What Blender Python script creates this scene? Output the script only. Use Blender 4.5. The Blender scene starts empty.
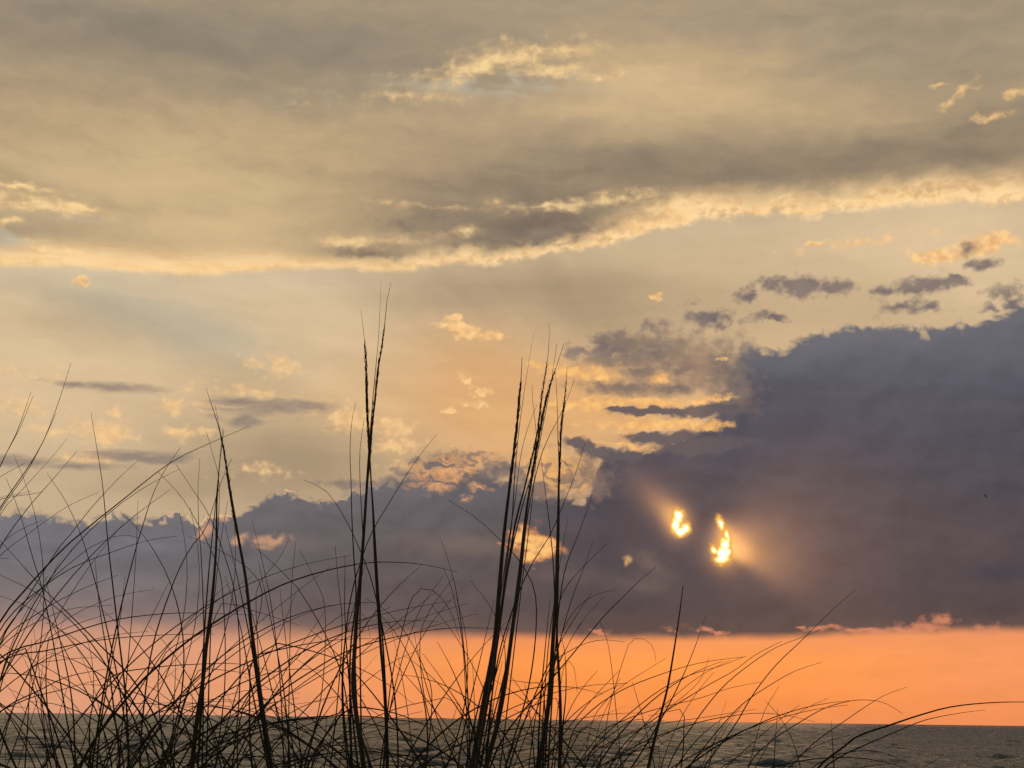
import bpy, math, random
import numpy as np
from mathutils import Vector, Matrix

random.seed(11)
S = bpy.context.scene
COL = S.collection
R = math.radians

# ------------------------------------------------------------------ camera
EYE = 4.2                                   # metres above the sea: kneeling behind the dune crest
FPX = 1422.0                                # 50 mm on a 36 mm wide frame, in pixels of a 1024 wide picture
PITCH, ROLL = math.atan(335.1 / FPX), R(0.75)
F = Vector((0, math.cos(PITCH), math.sin(PITCH)))
R0 = Vector((1, 0, 0)); U0 = R0.cross(F)
RT = R0 * math.cos(ROLL) + U0 * math.sin(ROLL)
UP = RT.cross(F)
cam = bpy.data.objects.new('camera', bpy.data.cameras.new('camera'))
COL.objects.link(cam); S.camera = cam
cam.data.lens = 50.0; cam.data.sensor_width = 36.0
cam.data.clip_start = 0.05; cam.data.clip_end = 120000
cam.matrix_world = Matrix(((RT.x, UP.x, -F.x, 0), (RT.y, UP.y, -F.y, 0), (RT.z, UP.z, -F.z, EYE), (0, 0, 0, 1)))


def ray(px, py):
    return (F * FPX + RT * (px - 512.0) + UP * (384.0 - py)).normalized()


def skypos(px, py):                          # measured place in the sky -> azimuth, elevation in degrees
    d = ray(px, py)
    return math.degrees(math.atan2(d.x, d.y)), math.degrees(math.asin(d.z))


def at(px, py, y):                           # the point seen there, y metres in front of the camera
    d = ray(px, py)
    return Vector((0, 0, EYE)) + d * (y / d.y)


S.view_settings.view_transform = 'Standard'; S.view_settings.look = 'None'
S.view_settings.exposure = 0.0; S.view_settings.gamma = 1.0; S.view_settings.use_curve_mapping = False
S.render.engine = 'CYCLES'
S.cycles.use_denoising = False
S.cycles.use_adaptive_sampling = True; S.cycles.adaptive_threshold = 0.02; S.cycles.adaptive_min_samples = 16
S.cycles.max_bounces = 5
S.render.filter_size = 1.5

# ------------------------------------------------------------------ sun (behind the cloud bank)
SUN_AZ, SUN_EL = skypos(716, 540)
sun = bpy.data.lights.new('sun', 'SUN'); sun.energy = 0.012; sun.angle = R(10.0); sun.color = (1.0, 0.62, 0.32)
so = bpy.data.objects.new('sun', sun); COL.objects.link(so)
sd = ray(716, 540); so.rotation_euler = (sd).to_track_quat('Z', 'Y').to_euler()

# ------------------------------------------------------------------ world: dusk sky with cloud layers, in azimuth / elevation
world = bpy.data.worlds.new('World'); S.world = world; world.use_nodes = True
world.cycles.sampling_method = 'MANUAL'; world.cycles.sample_map_resolution = 1024
NT = world.node_tree; NT.nodes.clear()
NN, LL = NT.nodes, NT.links


def srgb(c, k=1.0):
    o = []
    for v in c:
        v /= 255.0
        o.append((v / 12.92 if v <= 0.04045 else ((v + 0.055) / 1.055) ** 2.4) * k)
    return (o[0], o[1], o[2], 1.0)


def put(sock, v):
    if isinstance(v, E):
        LL.new(v.s, sock)
    elif isinstance(v, tuple) and len(v) == 4 and sock.type == 'VECTOR':
        sock.default_value = v[:3]
    else:
        sock.default_value = v


class E:                                     # an expression: wraps one node output
    def __init__(self, s): self.s = s
    def __add__(self, o): return m('ADD', self, o)
    def __radd__(self, o): return m('ADD', o, self)
    def __sub__(self, o): return m('SUBTRACT', self, o)
    def __rsub__(self, o): return m('SUBTRACT', o, self)
    def __mul__(self, o): return m('MULTIPLY', self, o)
    def __rmul__(self, o): return m('MULTIPLY', o, self)
    def __truediv__(self, o): return m('DIVIDE', self, o)


def m(op, a, b=0.0, c=0.0, clamp=False):
    n = NN.new('ShaderNodeMath'); n.operation = op; n.use_clamp = clamp
    put(n.inputs[0], a); put(n.inputs[1], b); put(n.inputs[2], c)
    return E(n.outputs[0])


def mx(a, b): return m('MAXIMUM', a, b)
def mn(a, b): return m('MINIMUM', a, b)


def sstep(x, lo, hi, a=0.0, b=1.0, kind='SMOOTHSTEP'):
    n = NN.new('ShaderNodeMapRange'); n.interpolation_type = kind
    if lo > hi: lo, hi, a, b = hi, lo, b, a
    put(n.inputs['Value'], x)
    n.inputs['From Min'].default_value = lo; n.inputs['From Max'].default_value = hi
    n.inputs['To Min'].default_value = a; n.inputs['To Max'].default_value = b
    return E(n.outputs[0])


def vm(op, a, b=None):
    n = NN.new('ShaderNodeVectorMath'); n.operation = op
    put(n.inputs[0], a)
    if b is not None: put(n.inputs[1], b)
    return E(n.outputs[1] if op in ('LENGTH', 'DOT_PRODUCT') else n.outputs[0])


def vscale(a, k):
    n = NN.new('ShaderNodeVectorMath'); n.operation = 'SCALE'
    put(n.inputs[0], a); put(n.inputs[3], k); return E(n.outputs[0])


def mixc(f, a, b):
    n = NN.new('ShaderNodeMix'); n.data_type = 'RGBA'; n.clamp_factor = True
    put(n.inputs[0], f); put(n.inputs[6], a); put(n.inputs[7], b)
    return E(n.outputs[2])


def addc(a, b, f=1.0):
    n = NN.new('ShaderNodeMix'); n.data_type = 'RGBA'; n.blend_type = 'ADD'
    put(n.inputs[0], f); put(n.inputs[6], a); put(n.inputs[7], b)
    return E(n.outputs[2])


def mulc(a, k):                              # colour times a number
    n = NN.new('ShaderNodeMix'); n.data_type = 'RGBA'; n.clamp_factor = False
    put(n.inputs[0], k); n.inputs[6].default_value = (0, 0, 0, 1); put(n.inputs[7], a)
    return E(n.outputs[2])


def fbm(p, sx, sy, detail=5.0, rough=0.55, off=0.0, kind='FBM', dist=0.0, colour=False):
    q = vm('MULTIPLY', p, (sx, sy, 1.0)); q = vm('ADD', q, (off * 3.1 + 40.0, off * 1.7 + 20.0, 0.0))
    n = NN.new('ShaderNodeTexNoise'); n.noise_dimensions = '2D'; n.noise_type = kind; n.normalize = True
    put(n.inputs['Vector'], q); n.inputs['Scale'].default_value = 1.0
    n.inputs['Detail'].default_value = detail; n.inputs['Roughness'].default_value = rough
    n.inputs['Distortion'].default_value = dist
    if colour:                               # two numbers about -0.5 .. 0.5
        sc = NN.new('ShaderNodeSeparateColor'); LL.new(n.outputs[1], sc.inputs[0])
        return E(sc.outputs[0]) - 0.5, E(sc.outputs[1]) - 0.5
    return (E(n.outputs[0]) - 0.5) * 2.0     # about -0.6 .. 0.6


DEG = math.degrees(1.0 / FPX)                # degrees per pixel near the middle


def ell2(p, px, py, rx, ry, rot=0.0):        # squared: 0 in the middle of an ellipse, 1 on its edge
    a, e = skypos(px, py)
    rx, ry = rx * DEG / math.cos(R(e)), ry * DEG
    if abs(rot) < 2.5:
        n = NN.new('ShaderNodeVectorMath'); n.operation = 'MULTIPLY_ADD'
        put(n.inputs[0], p); n.inputs[1].default_value = (1 / rx, 1 / ry, 0); n.inputs[2].default_value = (-a / rx, -e / ry, 0)
        q = E(n.outputs[0])
        return vm('DOT_PRODUCT', q, q)
    c, s_ = math.cos(R(rot)), math.sin(R(rot))
    u = vm('DOT_PRODUCT', p, (c / rx, s_ / rx, 0.0)) - (a * c + e * s_) / rx
    v = vm('DOT_PRODUCT', p, (-s_ / ry, c / ry, 0.0)) - (e * c - a * s_) / ry
    return m('MULTIPLY_ADD', v, v, u * u)


def ell(p, *b):
    return m('SQRT', ell2(p, *b))


def blobs(p, lst):                           # union of ellipses: 1 in a middle, 0 on an edge, negative outside
    f = None
    for b in lst:
        w = b[5] if len(b) > 5 else 1.0
        g = m('MULTIPLY_ADD', ell(p, *b[:5]), -w, w)
        f = g if f is None else mx(f, g)
    return f


def gauss(p, lst):                           # sum of soft spots, last number is the weight
    f = None
    for b in lst:
        l = ell2(p, *b[:5])
        g = m('POWER', 0.3679, l) * b[5]
        f = g if f is None else f + g
    return f


def curve(az, pts):                          # an elevation profile along the azimuth
    n = NN.new('ShaderNodeFloatCurve'); c = n.mapping.curves[0]
    q = []
    for px, py in pts:
        a, e = skypos(px, py); q.append(((a + 26.0) / 52.0, (e + 3.0) / 36.0))
    q.sort()
    while len(c.points) < len(q): c.points.new(0.5, 0.5)
    for i, (x, y) in enumerate(q):
        c.points[i].location = (x, y); c.points[i].handle_type = 'AUTO_CLAMPED'
    n.mapping.update()
    put(n.inputs['Value'], m('MULTIPLY_ADD', az, 1 / 52.0, 0.5))
    return m('MULTIPLY_ADD', E(n.outputs[0]), 36.0, -3.0)


def numcurve(az, pts):                       # a plain number along the azimuth, 0..1
    n = NN.new('ShaderNodeFloatCurve'); c = n.mapping.curves[0]
    q = sorted(((skypos(px, 300)[0] + 26.0) / 52.0, v) for px, v in pts)
    while len(c.points) < len(q): c.points.new(0.5, 0.5)
    for i, (x, y) in enumerate(q):
        c.points[i].location = (x, y); c.points[i].handle_type = 'AUTO_CLAMPED'
    n.mapping.update()
    put(n.inputs['Value'], m('MULTIPLY_ADD', az, 1 / 52.0, 0.5))
    return E(n.outputs[0])


def ramp(x, stops, lo, hi):
    n = NN.new('ShaderNodeValToRGB'); cr = n.color_ramp; cr.interpolation = 'EASE' if len(stops) < 3 else 'B_SPLINE' if False else 'LINEAR'
    stops = sorted(((v - lo) / (hi - lo), c) for v, c in stops)
    while len(cr.elements) < len(stops): cr.elements.new(0.5)
    for i, (v, c) in enumerate(stops):
        cr.elements[i].position = v; cr.elements[i].color = srgb(c)
    put(n.inputs[0], m('MULTIPLY_ADD', x, 1.0 / (hi - lo), -lo / (hi - lo)))
    return E(n.outputs[0])


def el(py): return skypos(512, py)[1]


tc = NN.new('ShaderNodeTexCoord')
D3 = E(tc.outputs['Generated'])
sep = NN.new('ShaderNodeSeparateXYZ'); put(sep.inputs[0], D3)
dx, dy, dz = (E(o) for o in sep.outputs)
AZ = m('ARCTAN2', dx, dy) * (180.0 / math.pi)
EL = m('ARCSINE', dz) * (180.0 / math.pi)


def vec(x, y):
    n = NN.new('ShaderNodeCombineXYZ'); put(n.inputs[0], x); put(n.inputs[1], y); return E(n.outputs[0])


P = vec(AZ, EL)
# shared noise fields: gently and finely warped coordinates, then the textures on them
w1x, w1y = fbm(P, 0.45, 0.7, 4.0, 0.55, 1, colour=True)
w2x, w2y = fbm(P, 1.5, 2.1, 3.0, 0.5, 2, colour=True)
PWx, PWy = AZ + w1x * 1.5, EL + w1y * 0.9
PFx, PFy = AZ + w2x * 0.65, EL + w2y * 0.45
PW, PF = vec(PWx, PWy), vec(PFx, PFy)
N2 = fbm(P, 2.2, 2.8, 4.0, 0.52, 4)
BG = fbm(P, 0.07, 0.24, 3.0, 0.5, 6)
N3 = fbm(P, 5.0, 5.0, 1.5, 0.5, 14)
N1 = fbm(PW, 0.75, 1.1, 6.0, 0.54, 3)
ST = fbm(PW, 0.22, 1.5, 6.0, 0.58, 5)
bil = m('ABSOLUTE', fbm(PF, 1.3, 1.5, 2.5, 0.45, 8)) * -1.2 + 0.25
rel = fbm(PW, 0.5, 0.8, 5.0, 0.55, 9) - fbm(vec(PWx - 0.35, PWy + 0.4), 0.5, 0.8, 5.0, 0.55, 9)
ridg = fbm(PF, 1.4, 2.3, 3.0, 0.5, 11, dist=0.5)
sa, se = skypos(714, 541)
ang0 = m('ARCTAN2', EL - se, AZ - sa)
RAY = fbm(vec(ang0 * 9.0, 3.0), 1.0, 1.0, 3.0, 0.5, 17)           # light shafts fanning out from the hidden sun
drel = fbm(PW, 0.28, 0.75, 6.0, 0.58, 15) - fbm(vec(PWx + 0.25, PWy - 0.55), 0.28, 0.75, 6.0, 0.58, 15)
# from here on everything hangs on these, so that the long shader is evaluated in the order it is written
gate = drel * 1e-6
AZ, EL = AZ + gate, EL + gate
P, PW, PF = vec(AZ, EL), vec(PWx + gate, PWy + gate), vec(PFx + gate, PFy + gate)

# --- clear air between the clouds: the Nishita sky under a warm dusk gradient
nish = NN.new('ShaderNodeTexSky'); nish.sky_type = 'NISHITA'; nish.sun_disc = False
nish.sun_elevation = R(SUN_EL); nish.sun_rotation = R(SUN_AZ)
nish.air_density = 1.6; nish.dust_density = 4.0
SKYK = 0.1
clr = ramp(EL, [(el(724), (238, 142, 86)), (el(700), (247, 144, 76)), (el(660), (247, 148, 77)), (el(636), (228, 138, 92)),
                (el(600), (195, 150, 120)), (el(520), (184, 158, 130)), (el(460), (194, 166, 132)), (el(400), (208, 174, 132)),
                (el(350), (196, 170, 136)), (el(300), (194, 170, 137)), (el(260), (200, 177, 144)), (el(0), (170, 165, 150))], -3, 33)
clr_l = ramp(EL, [(el(724), (221, 157, 124)), (el(690), (230, 160, 120)), (el(636), (210, 154, 126)), (el(600), (200, 162, 134)),
                  (el(520), (196, 173, 141)), (el(450), (205, 178, 142)), (el(400), (217, 188, 148)), (el(350), (215, 188, 150)),
                  (el(290), (211, 191, 159)), (el(260), (204, 185, 158)), (el(0), (170, 165, 150))], -3, 33)
lf = sstep(AZ, skypos(560, 600)[0], skypos(120, 600)[0])
clr = mixc(lf, clr, clr_l)
clr = mixc(m('MULTIPLY', gauss(P, [(940, 230, 110, 46, 0, 0.8), (1000, 290, 80, 40, 0, .5), (30, 350, 110, 50, 0, .5), (320, 335, 70, 30, 0, .5), (200, 298, 80, 20, 0, .3), (60, 440, 120, 40, 0, .3)]), 1.0, clamp=True), clr, srgb((222, 195, 157)))
clr = mixc(m('MULTIPLY', gauss(P, [(490, 415, 110, 60, 0, 0.9), (600, 400, 110, 45, 0, 0.6), (470, 350, 60, 40, 0, 0.4)]), 1.0, clamp=True), clr, srgb((213, 165, 116)))
clr = mixc(m('MULTIPLY', gauss(PW, [(560, 290, 110, 32, -4, 0.95), (610, 325, 70, 22, 0, 0.5), (440, 296, 60, 20, 0, .35), (300, 462, 120, 40, -6, 0.95), (180, 486, 90, 22, 0, 0.55), (245, 375, 60, 24, 0, .3), (100, 318, 70, 22, 10, .4),
                                   (725, 300, 50, 20, 0, .3), (850, 312, 60, 20, 0, .2)]), 1.0, clamp=True), clr, srgb((160, 141, 116)))
clr = mixc(m('MULTIPLY', gauss(PW, [(180, 332, 80, 26, -14, .8), (110, 300, 90, 18, -6, .5), (245, 345, 50, 22, -20, .3)]), 1.0, clamp=True), clr, srgb((184, 172, 147)))
clr = mixc(m('MULTIPLY', gauss(P, [(1040, 670, 170, 55, 0, .7)]), 1.0, clamp=True), clr, srgb((238, 148, 102)))
raym = sstep(EL, el(520), el(400)) * sstep(AZ, skypos(640, 300)[0], skypos(500, 300)[0])
clr = mulc(clr, ST * 0.09 + N1 * 0.04 + RAY * raym * 0.16 + 1.0)
clr = mixc(0.03, clr, mulc(E(nish.outputs[0]), SKYK))

out = clr


def layer(out, p, lst, col, lo=0.0, hi=0.9, op=1.0, a1=0.7, a2=0.4):
    f = blobs(p, lst) + N1 * a1 + N2 * a2
    return mixc(sstep(f, lo, hi) * op, out, col)


# --- thin high cloudlets, sunlit and shaded
peach_soft = [(98, 430, 44, 16, 0), (55, 432, 34, 9, 0, .8), (182, 433, 38, 9, 0), (275, 364, 36, 17, 0), (350, 418, 44, 18, -8), (395, 428, 28, 13, 0),
              (400, 445, 44, 11, 5), (175, 405, 20, 14, 0), (112, 412, 9, 9, 0), (12, 405, 34, 16, 0, .5), (470, 404, 22, 6, 0), (245, 390, 64, 9, 0, .6),
              (860, 242, 66, 6, 3, .8), (90, 458, 34, 8, 0), (205, 405, 24, 8, 0), (30, 372, 34, 10, 0, .4), (250, 470, 40, 10, 0, .6), (415, 470, 40, 16, 0, .8)]
out = layer(out, PF, peach_soft, mixc(N2 * 1.2 + 0.5, srgb((232, 184, 130)), srgb((248, 205, 146))), 0.0, 1.0, 0.85, 0.8, 0.75)
streak = [(112, 387, 62, 7, 2), (75, 385, 24, 6, 0), (125, 456, 60, 7, 5), (160, 459, 34, 6, 3), (20, 462, 60, 8, 3), (75, 466, 60, 6, 4), (268, 409, 60, 12, 3), (312, 407, 36, 10, -4), (240, 402, 40, 8, 0), (246, 419, 20, 12, 0)]
fst = blobs(vec(AZ + w2x * 0.5, EL + w2y * 0.16), streak) + ST * 1.1 + N1 * 0.25
out = mixc(sstep(fst, -0.1, 0.9) * 0.85, out, mixc(N1 + 0.5, srgb((130, 115, 110)), srgb((156, 138, 122))))
grey_soft = [(395, 488, 50, 15, 5), (350, 484, 44, 7, 0), (705, 322, 30, 14, 0, .9), (765, 317, 22, 9, 0, .8), (745, 296, 14, 9, 30, .8),
             (900, 308, 28, 10, 0, .7), (930, 306, 18, 10, 0, .8), (1005, 292, 20, 12, 0, .9), (605, 350, 36, 24, 0, .9), (580, 352, 34, 12, 0, .8), (655, 325, 28, 9, 0, .8), (690, 300, 14, 6, 0, .6)]
out = layer(out, PF, grey_soft, mixc(N1 + 0.4, srgb((128, 113, 108)), srgb((150, 132, 118))), 0.0, 0.75, 0.85, 0.65, 0.5)
dots = [(464, 330, 28, 9, -6), (456, 317, 10, 6, 0), (492, 335, 20, 5, -8), (462, 382, 11, 10, 0), (484, 391, 14, 6, 0), (471, 405, 9, 4, 0), (450, 409, 6, 5, 0), (657, 297, 7, 6, 0),
        (814, 244, 10, 4, 0), (80, 281, 9, 6, 0), (980, 246, 36, 14, 8), (940, 256, 30, 10, -6), (1000, 240, 20, 9, 0)]
out = layer(out, PF, dots, mixc(N2 * 1.6 + 0.5, srgb((232, 176, 118)), srgb((253, 210, 146))), -0.1, 0.65, 0.95, 0.55, 0.7)

# --- the lit gap right of the middle: warm glow between small dark clouds
warm = [(585, 372, 62, 15, 2), (560, 372, 40, 12, 0), (620, 418, 110, 22, -4), (600, 400, 74, 14, 0), (700, 426, 44, 10, -6), (660, 378, 22, 11, 0), (625, 440, 60, 12, -4),
        (560, 425, 60, 34, 0, .8), (570, 470, 50, 34, 0, .9), (520, 455, 70, 12, 0, .8)]
out = layer(out, PF, warm, mixc(N2 * 0.9 + ST + 0.45, srgb((204, 152, 104)), srgb((238, 182, 118))), -0.1, 1.0, 0.55, 0.6, 0.6)
darks = [(800, 286, 44, 12, -4), (775, 283, 24, 10, 0), (832, 288, 28, 8, 0), (750, 297, 9, 8, 0), (715, 319, 22, 11, 0), (775, 316, 16, 6, 0), (922, 286, 38, 11, 6), (950, 280, 20, 7, 0), (885, 292, 18, 8, 0, .8),
         (978, 265, 20, 7, 0), (930, 308, 12, 5, 0), (905, 306, 14, 6, 0, .8), (968, 250, 12, 9, 30, .7), (1014, 303, 18, 12, 30), (990, 308, 10, 5, 0, .8)]
out = layer(out, PF, darks, mixc(N1 + 0.5, srgb((106, 97, 102)), srgb((136, 120, 112))), -0.2, 0.8, 0.9, 0.6, 0.7)

# --- the great bank over the horizon
TOP = curve(AZ, [(-200, 520), (-60, 522), (0, 514), (30, 511), (50, 519), (80, 521), (120, 516), (150, 520), (175, 513), (195, 520), (215, 517), (240, 512), (255, 503), (270, 495), (283, 491), (297, 494),
                 (312, 499), (326, 501), (340, 498), (352, 492), (366, 488), (390, 482), (420, 474), (440, 468), (480, 472), (505, 478), (525, 490), (560, 496), (585, 498), (595, 474), (602, 455),
                 (615, 449), (640, 449), (668, 441), (690, 433), (708, 422), (722, 395), (734, 362), (744, 347), (752, 345), (762, 350), (785, 348), (800, 340), (830, 331), (860, 326), (900, 328),
                 (935, 329), (965, 324), (985, 321), (1003, 311), (1030, 297), (1100, 290), (1300, 300)])
BOT = curve(AZ, [(-200, 632), (0, 633), (100, 635), (200, 636), (330, 637), (450, 637), (560, 638), (700, 639), (800, 637), (880, 633), (1024, 631), (1300, 631)])
bt = TOP - EL + bil * 0.52 + N2 * 0.14 + N1 * 0.22
bsoft = numcurve(AZ, [(-200, .2), (100, .3), (180, .22), (300, .14), (380, .2), (430, .5), (520, .6), (600, .5), (690, .5), (725, .9), (770, .5), (900, .42), (1100, .5)])
kb = sstep(bt / bsoft, -0.35, 0.65)
bwid = sstep(AZ, skypos(100, 620)[0], skypos(600, 620)[0], 0.8, 0.28)
kbot = sstep((EL - BOT + N1 * 0.12) / bwid, -0.6, 1.0)
bl = ramp(EL, [(el(642), (188, 142, 122)), (el(627), (148, 124, 117)), (el(603), (125, 114, 115)), (el(560), (115, 112, 117)), (el(510), (122, 117, 120))], -3, 33)
bm = ramp(EL, [(el(640), (120, 94, 86)), (el(610), (99, 86, 85)), (el(550), (100, 91, 91)), (el(490), (108, 103, 106)), (el(450), (116, 102, 94))], -3, 33)
br = ramp(EL, [(el(640), (108, 84, 76)), (el(612), (92, 76, 74)), (el(570), (89, 77, 79)), (el(530), (87, 77, 81)), (el(490), (83, 77, 83)), (el(420), (86, 83, 93)), (el(360), (97, 97, 106)), (el(325), (110, 108, 112))], -3, 33)
bk = mixc(sstep(AZ, skypos(60, 550)[0], skypos(400, 550)[0]), bl, bm)
bk = mixc(sstep(AZ, skypos(400, 550)[0], skypos(640, 550)[0]), bk, br)
bk = mulc(bk, rel * 0.22 + N1 * 0.06 + 1.0)
bk = mixc(m('MULTIPLY', gauss(PW, [(860, 340, 90, 18, 4, .5), (760, 356, 60, 18, 0, .35), (1000, 340, 60, 25, 0, .3)]), 1.0, clamp=True), bk, srgb((116, 114, 118)))
bk = mixc(m('MULTIPLY', gauss(PW, [(1005, 571, 34, 8, 0, .7), (950, 590, 120, 26, 0, .35), (690, 580, 80, 20, 0, .4), (770, 400, 60, 40, 0, .25), (640, 520, 70, 60, 0, .4), (610, 590, 40, 20, 0, .3)]), 1.0, clamp=True), bk, srgb((74, 68, 76)))
bk = mixc(m('MULTIPLY', gauss(PF, [(470, 545, 60, 10, 0, .35), (560, 575, 40, 8, 0, .2), (640, 585, 36, 10, 0, .3), (650, 563, 20, 10, -30, .35), (280, 545, 40, 8, 0, .15)]), 1.0, clamp=True), bk, srgb((146, 120, 104)))
# sunlit knobs set in the bank
mott = [(445, 470, 50, 17, 6), (430, 486, 30, 12, 0), (480, 458, 26, 10, 10), (498, 455, 10, 9, 60), (418, 466, 16, 12, 0), (556, 470, 38, 26, 0), (582, 488, 16, 8, 0, .8), (540, 462, 30, 14, 0),
        (480, 488, 12, 7, 0, .8), (465, 498, 8, 6, 0, .7)]
# bright rims where the bank's edge is thin
rimw = gauss(P, [(300, 492, 75, 16, 0, .9), (225, 520, 40, 22, 0, 1.0), (180, 520, 26, 14, 0, .8), (10, 515, 20, 12, 0, .7), (590, 480, 30, 30, 0, .6), (665, 447, 30, 12, 0, .8)])
rim = sstep(bt, -0.02, 0.05) * sstep(bt, 0.22, 0.06) * m('MULTIPLY', rimw, sstep(N1 + N2 * .6, -0.5, 0.25), clamp=True)
low = [(265, 540, 24, 9, 0), (240, 538, 16, 7, 0), (205, 530, 12, 12, 0, .9), (222, 516, 8, 8, 0)]
fl = blobs(PF, low) + N1 * 0.8 + N2 * 0.5
bk = mixc(sstep(fl, 0.0, 0.9) * 0.7, bk, srgb((222, 166, 126)))
bk = mixc(rim * 0.85, bk, srgb((247, 203, 150)))
# openings and the sun behind them
hole = blobs(PF, [(532, 545, 26, 18, -12), (548, 548, 18, 12, -10), (522, 538, 14, 14, 0), (530, 556, 14, 8, 0)])
fh = hole + ridg * 0.5 + N2 * 0.6
bk = mixc(sstep(fh, -0.15, 0.6), bk, mixc(sstep(fh, 0.2, 0.9), srgb((214, 142, 92)), srgb((252, 196, 118))))
tiny = blobs(P, [(628, 559, 5, 4, 0), (626, 562, 2.5, 5, 0)])
bk = mixc(sstep(tiny + N3 * .4, -0.4, 1.0) * 0.65, bk, srgb((236, 182, 118)))
# light scattered in the cloud round the sun: a fan to the lower right, a shaft to the upper left
sa, se = skypos(714, 541)
rx, ry = AZ - sa, EL - se
rr = m('SQRT', rx * rx + ry * ry)
ang = m('ARCTAN2', ry, rx) * (180.0 / math.pi)                     # 0 right, 90 up, -90 down
fan = sstep(ang, -50, -26) * sstep(ang, 80, 0) + sstep(m('ABSOLUTE', ang + 22.0), 26.0, 2.0) * 0.25
fan = fan * (m('POWER', 0.36, rr / 1.2) * 0.50 + m('POWER', 0.36, rr / 2.8) * 0.32) * sstep(rr, 0.15, 0.75)
halo = m('POWER', 0.36, rr / 1.1) * 0.10
shaft = gauss(P, [(668, 512, 20, 13, -38, 0.30), (655, 497, 28, 16, -38, 0.16), (677, 523, 14, 17, 0, .55), (722, 552, 15, 20, 0, .5), (721, 528, 9, 12, 0, .3), (636, 480, 32, 16, -42, 0.06), (766, 560, 44, 38, 0, 0.10), (800, 510, 110, 80, 0, 0.05), (737, 550, 16, 14, -40, .3)])
gl = fan + halo + shaft
bk = addc(bk, mulc(mixc(sstep(gl, 0.05, 0.8), srgb((190, 132, 88)), srgb((255, 178, 92))), gl * 1.0))
sunh = blobs(vec(AZ + w2x * 0.16, EL + w2y * 0.16), [(678.5, 516, 5.2, 7, 0), (676, 525, 4.8, 9.5, 0), (685.5, 528, 5, 6, 0), (680.5, 531.5, 7, 5, 0),
                  (725, 544, 5.5, 8, 0), (722, 553, 6.5, 9, 0), (722, 559, 8, 5, 0), (727, 552, 5, 6, 0), (713, 550, 3, 5, 25, .8), (720.5, 524, 3.2, 7, 12, .8), (727, 535, 2.8, 7, 10, .75)])
fs = sunh + N3 * 0.3 + 0.03
bk = mixc(sstep(fs, -0.6, 0.25), bk, srgb((240, 166, 76)))
bk = mixc(sstep(fs, -0.1, 0.5), bk, srgb((255, 226, 128), 1.15))
bk = mixc(sstep(fs, 0.25, 0.75), bk, srgb((255, 246, 200), 1.8))
out = mixc(kb * kbot, out, bk)
# lit knobs: grey puffs with thin bright edges, on the bank's shoulder left of the gap
gm = blobs(PF, [(590, 480, 30, 26, 0), (566, 472, 50, 30, 0), (540, 488, 44, 16, 0), (446, 464, 56, 17, 6), (430, 476, 50, 16, 0), (500, 470, 40, 16, 0)])
out = mixc(sstep(gm + ridg * 0.6 + N2 * 0.35, -0.1, 0.9) * 0.95, out, mixc(sstep(AZ, skypos(500, 470)[0], skypos(560, 470)[0]) * 0.55 + N1 * 0.6, srgb((116, 104, 104)), srgb((160, 124, 98))))
fm = blobs(PF, mott)
mcol = mixc(sstep(AZ, skypos(500, 470)[0], skypos(560, 470)[0]), srgb((234, 170, 112)), srgb((243, 182, 110)))
fil = sstep(m('ABSOLUTE', ridg + N2 * 0.4 + 0.05), 0.3, 0.0)
mk = sstep(fm - ridg * 1.5 + N2 * 0.5 + N1 * 0.3, 0.2, 1.7) * 0.9 + sstep(fm + N1 * .6, 0.0, 0.6) * fil * 0.5
out = mixc(mn(mk, 1.0) * 0.9, out, mcol)
# small clouds and glowing streaks in front of the bank's ragged left shoulder
veil = [(655, 354, 84, 26, 4), (625, 345, 40, 16, 0), (694, 368, 60, 40, 0), (620, 388, 70, 12, -3), (640, 372, 36, 12, 0), (722, 372, 40, 46, 0), (675, 388, 50, 14, 0), (730, 400, 36, 26, 0)]
out = layer(out, PF, veil, mixc(N1 * 1.1 + 0.4, srgb((106, 95, 96)), srgb((148, 126, 108))), -0.15, 0.9, 0.9, 0.5, 0.4)
glow = [(580, 372, 44, 7, 3), (548, 366, 22, 6, 0), (604, 377, 22, 6, 0), (662, 379, 13, 6, 0), (645, 402, 60, 5, -3), (700, 401, 30, 4, 12), (716, 398, 22, 3.5, -4), (650, 425, 74, 8, -1), (712, 425, 30, 7, 6), (590, 404, 46, 10, 0), (628, 446, 34, 4, -8), (652, 449, 18, 3.5, 8), (725, 360, 10, 3, 0, .8)]
out = layer(out, PF, glow, mixc(N2 + 0.5, srgb((238, 168, 98)), srgb((255, 204, 128))), -0.05, 0.9, 0.92, 0.45, 0.75)
crisp = [(655, 411, 50, 5.5, 0), (625, 410, 26, 4, 0), (705, 411, 50, 7, 4), (582, 445, 24, 8, -14), (612, 454, 40, 8, -6), (648, 438, 30, 6, 0), (672, 438, 32, 7, 4), (700, 446, 60, 10, 4)]
out = layer(out, PF, crisp, srgb((102, 92, 94)), -0.1, 0.5, 0.95, 0.4, 0.35)
# light shaft above the gap
shf = gauss(P, [(697, 378, 9, 44, -6, 0.30), (690, 360, 24, 30, 0, 0.10), (660, 495, 26, 50, -40, .10)])
out = addc(out, mulc(mixc(0.0, srgb((230, 160, 105)), srgb((0, 0, 0))), shf * 0.35))
# ragged pink fringe under the bank
fr = [(822, 628, 24, 4, 0), (866, 630, 34, 4, 0), (925, 625, 34, 8, 6), (945, 620, 16, 6, 0), (900, 630, 40, 5, 0), (707, 630, 18, 4, -6), (720, 632, 12, 3, 0), (668, 630, 9, 3, 0), (600, 632, 12, 4, 0), (985, 630, 30, 6, 0, .7), (800, 627, 6, 2, 0)]
ff = blobs(PF, fr) + N1 * 0.6 + N2 * 0.8
out = mixc(sstep(ff, 0.0, 1.0) * 0.75, out, srgb((226, 142, 104)))

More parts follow.
